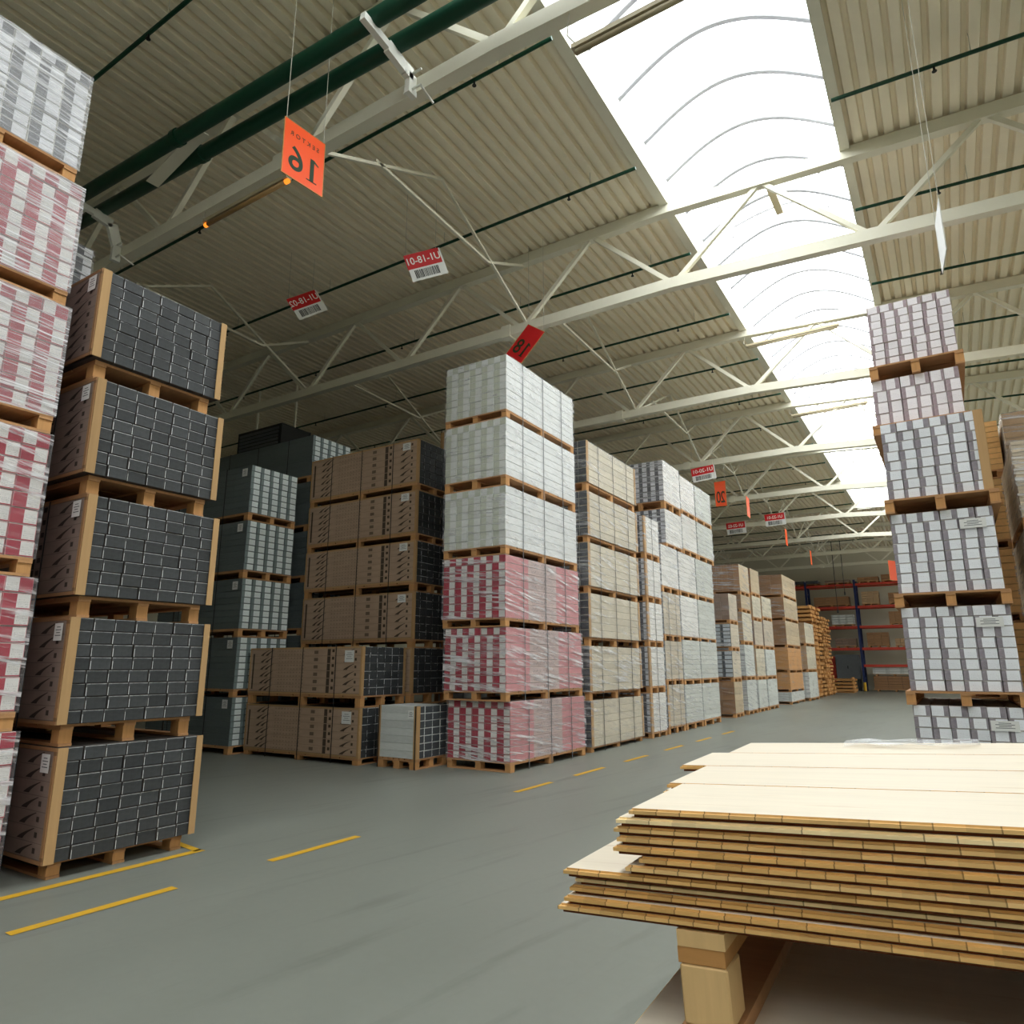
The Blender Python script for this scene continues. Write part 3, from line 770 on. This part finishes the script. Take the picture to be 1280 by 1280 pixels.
def strip(X0, X1, wn):
    def trim(*a):
        tn_[0] += 1; b = MB(); b.box(*a[:6]); struct(b.obj('trim_%d' % tn_[0], M[a[6]]))
    z0_, z1_ = roofz(X0)+UPZ, roofz(X1)+UPZ
    trim(X0-.05,SY0,roofz(X0)-.02,X0,SY1,z0_+.07,'white'); trim(X1,SY0,roofz(X1)-.03,X1+.05,SY1,z1_+.07,'white')
    trim(X0,SY1,roofz(X0)-.2,X1,SY1+.05,roofz(X0)+1.0,'white'); trim(X0,SY0-.05,roofz(X0)-.2,X1,SY0,roofz(X0)+1.0,'white')
    trim(X0-.16,SY0,roofz(X0)-.06,X0,SY1,roofz(X0)-.022,'steel'); trim(X1,SY0,roofz(X1)-.08,X1+.14,SY1,roofz(X1)-.035,'steel')
    def arc(t, lift=0.0):
        return X0+(X1-X0)*t, z0_+(z1_-z0_)*t+.62*math.sin(math.pi*t)+lift
    b = MB()
    for i in range(NS):
        (x0,z0),(x1,z1) = arc(i/NS,.03), arc((i+1)/NS,.03)
        b.quad([(x0,SY0,z0),(x1,SY0,z1),(x1,SY1,z1),(x0,SY1,z0)])
    win = struct(b.obj('window_%d' % wn, M['glaze']))
    y = SY0+.2; q = RIBW/2
    while y < SY1:
        b = MB()
        for i in range(NS):
            (x0,z0),(x1,z1) = arc(i/NS,-.01), arc((i+1)/NS,-.01)
            b.quad([(x0,y-q,z0),(x1,y-q,z1),(x1,y+q,z1),(x0,y+q,z0)])
            b.quad([(x0,y-q,z0+.03),(x0,y+q,z0+.03),(x1,y+q,z1+.03),(x1,y-q,z1+.03)])
            for s_ in (-q,q): b.quad([(x0,y+s_,z0),(x1,y+s_,z1),(x1,y+s_,z1+.03),(x0,y+s_,z0+.03)])
        b.obj('window_rib', M['rib'], win)
        y += 1.06
RIBW = .072
strip(SX0,SX1,1); strip(TX0,TX1,2)  # second strip is the added fill skylight
b = MB(); b.quad([(XR+.07,WY0,WZ0),(XR+.07,WY1,WZ0),(XR+.07,WY1,WZ1),(XR+.07,WY0,WZ1)]); w3 = struct(b.obj('window_3', M['glaze']))  # added window, lights the back wall and racks
b = MB()
for q in range(7):
    yq = WY0+.03+(WY1-WY0-.06)*q/6; b.box(XR+.03,yq-.03,WZ0,XR+.11,yq+.03,WZ1)
b.box(XR+.03,WY0,WZ0,XR+.11,WY1,WZ0+.06); b.box(XR+.03,WY0,WZ1-.06,XR+.11,WY1,WZ1); b.obj('window_frame', M['white'], w3)
# opening smoke vent in the vault
vt = thing('smoke_vent','opened smoke vent frame with a tan actuator high inside the glazed vault','vent',(-1.95,12.5,10.2))
for yy in (-.55,.55):
    b = MB()
    b.tube([(-.9,yy,-.02)]+[(-.9+1.8*t/8,yy,.2+.16*math.sin(math.pi*t/8)) for t in range(9)]+[(.9,yy,-.02)], .022, 6); b.obj('vent_frame', M['rib'], vt)
b = MB(); b.bar((0,-.5,.3),(.05,.45,.12),.13,.06); b.obj('actuator', M['lampbody'], vt)

# trusses
TY = [5.05+5.52*k for k in range(-2,9)]
num = ['second behind the camera','just behind the camera','first seen from the camera','second from the camera','third from the camera','fourth from the camera','fifth from the camera','sixth from the camera','seventh from the camera','eighth from the camera','last before the back wall']
def cz(x, base): return base if x < -3.36 else base-.06*(x+3.36)
for k, ty in enumerate(TY):
    t = thing('roof_truss', f'cream steel roof truss crossing under the skylight, {num[k]}', 'truss', (0,ty,0), 'roof trusses')
    for nm, zc, w_, h_ in (('top_chord',9.50,.16,.20),('bottom_chord',8.03,.15,.19)):
        b = MB(); b.bar((XL,0,zc),(-3.36,0,zc),w_,h_); b.bar((-3.36,0,zc),(XR,0,cz(XR,zc)),w_,h_)
        b.obj(nm, M['steel'], t)
    b = MB(); b.bar((-6.85,0,8.03),(-6.65,0,8.03),.2,.25); b.obj('splice_sleeve', M['steel'], t)
    for n in range(-6,6):
        xu = -4.87+3.05*n; xl_ = xu+1.525
        for xa in (xl_-3.05, xl_):
            if xa < XL or xu < XL or xa > XR or xu > XR: continue
            b = MB(); b.bar((xu+(.06 if xa > xu else -.06),0,cz(xu,9.42)),(xa+(-.08 if xa > xu else .08),0,cz(xa,8.10)),.075,.075,up=(0,1,0)); b.obj('diagonal', M['steel'], t)
# A-shaped sway braces between the trusses
for k in range(2,10):
    ya, yb = TY[k], TY[k+1] if k+1 < len(TY) else YB
    if k+1 >= len(TY): break
    for X, side in ((-6.3,'in the near line'),(-12.5,'in the far line')):
        t = thing('sway_brace', f'thin A-shaped sway brace {side} after the truss {num[k]}', 'brace', (X,ya,0), 'sway braces between trusses')
        D = yb-ya
        for pts in (((0,0,8.1),(0,D/2,9.5)),((0,D,8.1),(0,D/2,9.5)),((0,D*.22,8.78),(0,D*.75,8.7)),((0,D*.75,8.7),(-.1,D,9.4))):
            b = MB(); b.bar(pts[0],pts[1],.045,.045); b.obj('rod', M['steel'], t)
# thin green sprinkler pipes under the deck
pn = 0
ORD = 'first second third fourth fifth sixth seventh eighth ninth tenth eleventh twelfth thirteenth fourteenth fifteenth sixteenth seventeenth eighteenth'.split()
yy = 3.6
while yy < 50:
    pn += 1
    for xa, xb, where in ((XL+.5,SX0-.05,'left of'),(SX1+.05,XR-.5,'right of')):
        t = thing('sprinkler_pipe', f'thin green pipe under the roof deck {where} the skylight, {ORD[pn-1]} from the camera', 'pipe', (0,yy,0), 'thin green roof pipes')
        b = MB(); b.tube([(xa,0,cz(xa,9.36)),(xb,0,cz(xb,9.36))], .027, 8); b.obj('pipe_run', M['green'], t)
        x = xb-1.2 if where == 'left of' else xa+1.2
        for q in range(5):
            b = MB(); b.tube([(x+.4,0,cz(x,9.36)),(x+.4,0,cz(x,9.63))], .006, 5); b.obj('hanger', M['wire'], t)
            b = MB(); b.tube([(x,0,cz(x,9.36)),(x,0,cz(x,9.27))], .014, 6); b.tube([(x,0,cz(x,9.275)),(x,0,cz(x,9.265))], .03, 8); b.obj('sprinkler_head', M['rubber'], t)
            x += -3.05 if where == 'left of' else 3.05
    yy += 2.76
# pair of large green mains with white brackets
def mz(x): return 8.36-.052*(x+5.3)
for Y_, nm in ((4.30,'nearer'),(4.66,'farther')):
    t = thing('water_main', f'large dark green pipe on white brackets, {nm} of the pair', 'pipe', (0,Y_,0), 'large green water mains')
    b = MB(); b.tube([(XL+.3,0,mz(XL+.3)),(12,0,mz(12))], .095, 16); b.obj('pipe_run', M['green'], t, smooth=True)
    for x in (-8.0,-1.9):
        b = MB(); b.tube([(x-.05,0,mz(x-.05)),(x+.05,0,mz(x+.05))], .112, 16); b.obj('coupling', M['green'], t)
for x, nm in ((-16.7,'far left'),(-10.55,'left'),(-4.45,'near the skylight')):
    t = thing('pipe_bracket', f'white curved bracket holding the green mains, {nm}', 'bracket', (x,4.94,0), 'white pipe brackets')
    z = mz(x)
    b = MB()
    pts = [(0,-.02,7.86),(0,-.02,8.12),(0,-.14,z-.19),(0,-.42,z-.14),(0,-.80,z-.10)]
    wd = [.13,.13,.19,.11,.07]
    for i in range(4): b.bar(pts[i],pts[i+1],.07,(wd[i]+wd[i+1])/2,up=(0,1,.4))
    b.obj('arm', M['white'], t)
    b = MB(); b.bar((-.09,-.03,8.13),(.16,-.03,8.13),.02,.02); b.bar((-.09,-.03,7.92),(.16,-.03,7.92),.02,.02); b.bar((.15,-.03,7.92),(.15,.2,7.86),.02,.02); b.obj('clamp_bolt', M['white'], t)
# flat pale plate between the mains
t = thing('pipe_clip','flat pale plate clipped between the green mains','plate',(-8.0,4.48,mz(-8.0)))
b = MB(); b.bar((-.95,.05,-.16),(.35,-.05,.03),.17,.015); b.obj('plate', M['steel'], t)

# tube lamps
def lamp(label, X0,X1,Y,z, ztop, glow):
    r = thing('tube_lamp', label, 'lamp', ((X0+X1)/2,Y,z), 'tube lamps'); h = (X1-X0)/2
    b = MB(); b.bar((-h,0,.03),(h,0,.03),.09,.05); b.obj('lamp_body', M['lampbody'], r)
    b = MB(); b.tube([(-h+.03,0,-.02),(h-.03,0,-.02)], .03, 10); b.obj('tube', M['tubeglow' if glow else 'lampbody'], r, smooth=True)
    for s_ in (-1,1):
        b = MB(); b.tube([(s_*(h-.05),0,.05),(s_*(h+.06),.0,(ztop-z)*.4),(s_*(h+.02),0,ztop-z)], .008, 5); b.obj('wire', M['wire'], r)
        if glow:
            b = MB(); b.tube([(s_*h,0,-.02),(s_*(h-.06),0,-.02)], .031, 10); b.obj('glowing_end', M['ember'], r)
def emit(name, col, s_):
    b = NB(name); e = b.n('ShaderNodeEmission'); e.inputs[0].default_value = lin(col); e.inputs[1].default_value = s_; return b.done(e.outputs[0])
M['ember'] = emit('orange_filament_glow', (255,140,44), 1.5)
M['tubeglow'] = plain('unlit_tube', (160,128,84), .3)
lamp('dim tube lamp with orange glowing ends hanging behind the orange sector sign', -8.3,-6.55, 5.0, 7.72, 8.0, True)
lamp('unlit tan tube lamp hanging at the upper left edge of the skylight', -2.45,-.85, 5.0, 7.40, 7.98, False)
lamp('unlit tube lamp crossing the skylight edge below the third truss', -3.4,-1.35, 16.05, 9.12, 9.4, False)
lamp('unlit tube lamp crossing the skylight edge below the fourth truss', -3.4,-1.3, 21.6, 9.1, 9.4, False)

# ---------------------------------------------------------------- signs (lettering runs mirrored, as in the photograph)
def text_mesh(body, size, mat, wscale=1.0, bold=0.0):
    cu = bpy.data.curves.new('t', 'FONT'); cu.body = body; cu.size = size; cu.align_x = 'CENTER'; cu.align_y = 'CENTER'; cu.extrude = .0008; cu.offset = bold*.35
    ob = bpy.data.objects.new('t', cu); COL.objects.link(ob)
    bpy.context.view_layer.update()
    me = bpy.data.meshes.new_from_object(ob.evaluated_get(bpy.context.evaluated_depsgraph_get()))
    bpy.data.objects.remove(ob); bpy.data.curves.remove(cu)
    # text lies in xy; stand it up facing -y and mirror it
    for vt_ in me.vertices:
        x, y_, z_ = vt_.co; vt_.co = (-x*wscale, -z_, y_)
    me.flip_normals()
    me.materials.clear(); me.materials.append(mat)
    return me
def one_mesh(h):
    # a figure one with flag and foot, mirrored like the rest
    b = MB(); w = h*.085
    b.box(-w,-.0012,-h/2,w,.0,h/2)
    b.quad([(w*.9,-.0012,h/2),(h*.27,-.0012,h*.36),(h*.27,-.0012,h*.30),(w*.9,-.0012,h*.38)])
    b.box(-h*.22,-.0012,-h/2,h*.22,.0,-h*.455)
    return b.mesh('figure', M['ink'])
def sector(label, loc, rot, number, w_=.5, h_=.7, ztop=9.5, face='orange', word=True, numsize=.42, strings=True):
    r = thing('sector_sign', label, 'sign', loc, 'hanging sector signs', tuple(R(a) for a in rot))
    b = MB(); b.box(-w_/2,-.004,-h_/2,w_/2,.004,h_/2); b.obj('board', M[face], r)
    b = MB(); e = .008
    for a in ((-w_/2-e,-h_/2-e,w_/2+e,-h_/2),(-w_/2-e,h_/2,w_/2+e,h_/2+e),(-w_/2-e,-h_/2,-w_/2,h_/2),(w_/2,-h_/2,w_/2+e,h_/2)):
        b.box(a[0],-.005,a[1],a[2],.005,a[3])
    b.obj('edge_strip', M['osb' if face != 'paper' else 'white'], r)
    if number:
        for s_ in (-1,1):
            parts = []
            if word: parts.append((text_mesh('S E K T O R', .078, M['ink'], .92, .001), 0, .20))
            for q, ch in enumerate(number):
                x = (.105,-.095)[q]
                parts.append((one_mesh(numsize*.70) if ch == '1' else text_mesh(ch, numsize, M['ink'], .95, .012), x, -.11))
            for me, x, zz in parts:
                o = link('lettering', me, r); o.location = (x,-.0052,zz)
                if s_ < 0: o.rotation_euler = (0,0,math.pi); o.location = (-x,.0052,zz)
    if strings:
        inv = Euler(tuple(R(a) for a in rot)).to_matrix().inverted()
        for s_ in (-1,1):
            c = Vector((s_*w_*.47,0,h_/2)); 
            wc = Euler(tuple(R(a) for a in rot)).to_matrix() @ c
            d = inv @ (Vector((wc.x*1.0, wc.y, ztop-loc[2])))
            b = MB(); b.tube([c, d], .004, 5); b.obj('string', M['wire'], r)
    return r
sector('orange sector sign lettered with a mirrored 16, hanging upper left', (-5.342,4.248,6.977), (-3.2,1.5,83.0), '16')
sector('red tilted sector sign with a mirrored 18 above the central white stack', (-6.077,10.098,7.434), (-16,36.7,-12.5), '18', face='redsign', word=False)
sector('orange sector sign with a mirrored 20 hanging in the middle distance', (-5.125,19.32,6.392), (7.6,9.1,-38.2), '20', word=False, numsize=.46)
sector('white-lit sector sign seen edge-on above the tall right-hand stack', (.385,7.79,5.97), (0,0,94.5), None, .48,.57, face='paper')  # bright light on this board is painted in as a white face
sector('pale orange sector sign seen edge-on, first of the far three', (-5.5,24.2,7.0), (0,0,92), None, face='orange')
sector('orange sector sign seen edge-on, second of the far three', (-5.55,31.0,7.0), (0,0,92), None, face='orange')
sector('orange sector sign seen edge-on, third of the far three', (-5.6,37.4,6.95), (0,0,92), None, face='orange')
sector('orange sector sign half hidden by the tall right-hand stack', (-1.5,28.0,4.92), (0,0,60), None, face='orange')

def bay(label, loc, rot, code, w_=.6, h_=.46):
    r = thing('bay_sign', label, 'sign', loc, 'red bay signs with barcodes', tuple(R(a) for a in rot))
    b = MB(); b.box(-w_/2,-.004,-h_/2,w_/2+.04,.004,h_/2); b.obj('board', M['paper'], r)
    b = MB(); b.box(-w_/2-.01,-.0065,-.02,w_/2+.01,-.0042,h_/2+.005); b.obj('red_band', M['redsign'], r)
    o = link('lettering', text_mesh(code, .17, M['whiteink'], .95, .004), r); o.location = (0,-.0075,.105)
    b = MB(); x = -w_*.36; random.seed(hash(len(code))+11)
    while x < w_*.36:
        ww = random.choice((.006,.010,.016)); b.box(x,-.0055,-h_/2+.04,x+ww,-.0042,-.05); x += ww+random.choice((.006,.010))
    b.obj('barcode', M['black'], r)
    inv = Euler(tuple(R(a) for a in rot)).to_matrix()
    for s_ in (-1,1):
        c = Vector((s_*w_*.45,0,h_/2)); d = inv.inverted() @ (inv @ c + Vector((0,0,9.5-loc[2]-(inv@c).z)))
        b = MB(); b.tube([c,d], .004, 5); b.obj('string', M['wire'], r)
bay('red and white barcode sign reading a mirrored U1-18-01', (-6.814,8.06,8.216), (8.5,-22.6,44.1), 'U1-18-01')
bay('red and white barcode sign reading a mirrored U1-18-02', (-9.897,8.203,8.461), (-2.9,-34.6,61.5), 'U1-18-02')
bay('small red barcode sign just above the orange 20 sign', (-5.9,20.4,7.36), (-8,-7,10), 'U1-20-01', .66,.46)
bay('small far red barcode sign, left of the far two', (-7.3,29.6,7.35), (0,-3,8), 'U1-22-02', .75,.5)
bay('small far red barcode sign, right of the far two', (-5.65,29.4,7.5), (0,-3,8), 'U1-22-01', .75,.5)

# ---------------------------------------------------------------- floor markings
def dash(x0,y0,x1,y1,w_, label):
    b = MB(); d = Vector((x1-x0,y1-y0,0)); n = Vector((-d.y,d.x,0)).normalized()*w_/2
    a = Vector((x0,y0,.003)); c = Vector((x1,y1,.003))
    b.quad([a-n,c-n,c+n,a+n] if False else [a+n*-1,c+n*-1,c+n,a+n])
    o = b.obj('floor_line', M['yellow']); tag(o, label, 'line', 'yellow floor lines')
    return o
dl = ['nearest','second','third','fourth','fifth','sixth','seventh','eighth']
ys = [(2.3,3.38),(4.22,5.24),(8.04,8.98),(9.68,10.68),(11.5,12.5),(13.4,14.4),(15.3,16.3),(17.2,18.2)]
for i,(a,b_) in enumerate(ys):
    xx = -5.08+.012*(a-2.3)
    dash(xx,a,xx+.012,b_,.085, f'short yellow dash on the aisle floor, {dl[i]} to the camera')
dash(-5.86,1.2,-5.86,4.14,.09,'long yellow bay line in front of the charcoal stack')
dash(-5.86,4.10,-6.7,4.22,.07,'yellow bay line turning the corner by the charcoal stack')

# ---------------------------------------------------------------- rack at the far end
rk = thing('storage_rack','blue and red pallet rack against the back wall','rack',(0,50.5,0))
for X in (-13.2,-10.65,-8.1,-5.08,-2.0,1.1):
    for yy in (0,1.1):
        b = MB(); b.box(X-.07,yy-.05,0,X+.07,yy+.05,7.15); b.obj('upright', M['blue'], rk)
    b = MB()
    for q in range(6): b.bar((X,0,.5+q*1.1),(X,1.1,1.0+q*1.1),.04,.04)
    b.obj('upright_bracing', M['blue'], rk)
XS = [-13.2,-10.65,-8.1,-5.08,-2.0,1.1]
for z in (6.83,5.36,4.06,2.67,1.6):
    for xa, xb in zip(XS,XS[1:]):
        if z == 1.6 and xa < -6: continue
        for yy in (-.04,1.14):
            b = MB(); b.box(xa+.07,yy-.03,z-.09,xb-.07,yy+.03,z+.07); b.obj('shelf_beam', M['rackred'], rk)
        b = MB(); b.box(xa+.09,.0,z-.02,xb-.09,1.1,z+.06); b.obj('shelf_deck', M['pallet'], rk)
def rbox(label, X0,X1,z0,z1,mat, dy=.05):
    r = thing('rack_crate', label, 'crate', ((X0+X1)/2,51.0,z0), 'crates on the far rack')
    h = (X1-X0)/2; H = z1-z0
    b = MB()
    for a in (-.8,0,.8): b.box(a*h-.05*(1),-.4,0,a*h+.05,.4,.1)
    b.box(-h,-.42,.1,h,.42,.125); b.obj('pallet', M['pallet'], r)
    b = MB(); n = max(2,int(H/.16))
    for k in range(n):
        for c in range(3): b.box(-h*.96+c*2*h*.32,-.42,.126+k*(H-.126)/n,-h*.96+(c+1)*2*h*.32-.01,.42,.126+(k+1)*(H-.126)/n-.01)
    b.obj('cartons', M[mat], r)
rbox('long kraft crate on the fourth shelf of the far rack, left bay', -7.7,-5.45,5.43,6.1,'kraft')
rbox('kraft crate on the fourth shelf of the far rack, right of the upright', -4.75,-3.7,5.43,6.35,'kraftpale')
rbox('kraft carton on the fourth shelf of the far rack, near the tall stack', -3.2,-2.2,5.43,6.2,'kraft')
rbox('white slatted crate on the third shelf of the far rack, left bay', -6.7,-5.3,4.13,4.9,'palegrey')
rbox('kraft carton on the third shelf of the far rack, right bay', -3.3,-2.2,4.13,5.0,'kraft')
rbox('low kraft crate on the second shelf of the far rack, left bay', -6.6,-5.3,2.74,3.35,'kraftgrey')
rbox('kraft crate with straps on the second shelf of the far rack, right bay', -4.7,-3.4,2.74,3.7,'kraft')
rbox('low kraft carton on the second shelf of the far rack, at the right', -3.1,-2.2,2.74,3.3,'kraftpale')
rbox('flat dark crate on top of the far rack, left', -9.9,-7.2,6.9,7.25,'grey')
rbox('flat kraft crate on top of the far rack, left of the hanging cords', -6.9,-5.3,6.9,7.2,'kraftgrey')
rbox('flat kraft crate on top of the far rack, middle', -4.9,-3.6,6.9,7.3,'kraft')
rbox('flat kraft crate on top of the far rack, right', -3.5,-2.2,6.9,7.4,'kraft')
rbox('long kraft board pack on the floor under the far rack', -4.6,-2.1,0,.95,'kraft')
rbox('silver wrapped board pack on the kraft pack under the far rack', -4.6,-2.1,.952,1.5,'palegrey')
t = thing('steel_cabinet','grey steel cabinet under the far rack left of the blue upright','cabinet',(-6.0,51.2,0))
b = MB(); b.box(-.7,-.4,.75,.7,.4,2.3); b.obj('body', M['strapgrey'], t)
b = MB(); b.box(-.03,-.42,1.4,.03,-.4,1.6); b.obj('handle', M['rubber'], t)
b = MB(); b.box(-.65,-.35,0,-.5,.35,.75); b.box(.5,-.35,0,.65,.35,.75); b.obj('stand', M['rubber'], t)
t = thing('fire_cabinet','dark red fire cabinet beside the lumber at the far end','cabinet',(-7.1,51.2,0))
b = MB(); b.box(-.35,-.25,.4,.35,.25,2.2); b.obj('body', M['rackred'], t); b = MB(); b.box(-.03,-.27,1.2,.03,-.25,1.4); b.obj('handle', M['rubber'], t)
b = MB(); b.box(-.3,-.2,0,.3,.2,.4); b.obj('plinth', M['rubber'], t)
t = thing('bollard','small yellow guard post at the foot of the rack upright','post',(-5.05,50.2,0))
b = MB(); b.tube([(0,0,0),(0,0,.55)], .09, 12); b.obj('post', M['yellow'], t); b = MB(); b.tube([(0,0,0),(0,0,.03)], .14, 12); b.obj('base', M['rubber'], t)
for X in (-5.85,-5.35):
    t = thing('drop_cord', f'thin dark cord hanging from the roof in front of the rack, {"left" if X < -5.6 else "right"} one', 'cord', (X,47.5,0), 'hanging cords')
    b = MB(); b.tube([(0,0,4.9 if X < -5.6 else 6.0),(0,0,9.3)], .02, 6); b.obj('cord', M['rubber'], t)
    b = MB(); b.tube([(0,0,4.8 if X < -5.6 else 5.9),(0,0,5.0 if X < -5.6 else 6.1)], .04, 6); b.obj('plug', M['rubber'], t)
# dark air heater under the roof, far left
t = thing('air_heater','dark air heater box hung under the roof at the far left','heater',(-15.3,11.9,7.55))
b = MB(); b.box(-.9,-.5,-.25,.9,.5,.35); b.obj('housing', M['rubber'], t)
for s_ in (-1,1):
    b = MB(); b.bar((s_*.8,0,.35),(s_*.8,0,1.8),.05,.05); b.obj('hanger', M['steel'], t)
b = MB()
for q in range(5): b.box(-.8,-.53,-.2+q*.1,.8,-.5,-.14+q*.1)
b.obj('grille', M['strapgrey'], t)

# ---------------------------------------------------------------- light
W = bpy.data.worlds.new('overcast_sky'); SC.world = W; W.use_nodes = True
bg = W.node_tree.nodes['Background']; bg.inputs[0].default_value = (.97,1.0,1.0,1); bg.inputs[1].default_value = 8.0
for (QX0,QX1) in ((SX0,SX1),(TX0,TX1)):
  L = bpy.data.lights.new('skylight_portal','AREA'); L.shape = 'RECTANGLE'; L.size = QX1-QX0; L.size_y = SY1-SY0
  L.cycles.is_portal = True
  lo = bpy.data.objects.new('skylight_portal', L); COL.objects.link(lo); lo.location = ((QX0+QX1)/2,(SY0+SY1)/2,roofz(QX0)+.25)

L = bpy.data.lights.new('window_portal','AREA'); L.shape = 'RECTANGLE'; L.size = WZ1-WZ0; L.size_y = WY1-WY0; L.cycles.is_portal = True
lo = bpy.data.objects.new('window_portal', L); COL.objects.link(lo); lo.location = (XR,(WY0+WY1)/2,(WZ0+WZ1)/2); lo.rotation_euler = (0,R(90),0)

# ---------------------------------------------------------------- camera
cam = bpy.data.cameras.new('camera'); cam.sensor_width = 36; cam.lens = 860/1280*36; cam.clip_end = 200
co = bpy.data.objects.new('camera', cam); COL.objects.link(co); co.location = (0,0,1.6)
co.rotation_euler = (R(90+12.585),0,R(32.204))
SC.camera = co
SC.view_settings.view_transform = 'Standard'; SC.view_settings.look = 'None'; SC.view_settings.gamma = 1
SC.view_settings.exposure = 0.0
cy = SC.cycles
cy.max_bounces = 8; cy.diffuse_bounces = 5; cy.glossy_bounces = 3; cy.transparent_max_bounces = 16; cy.transmission_bounces = 4
cy.use_denoising = True; cy.sample_clamp_indirect = 10
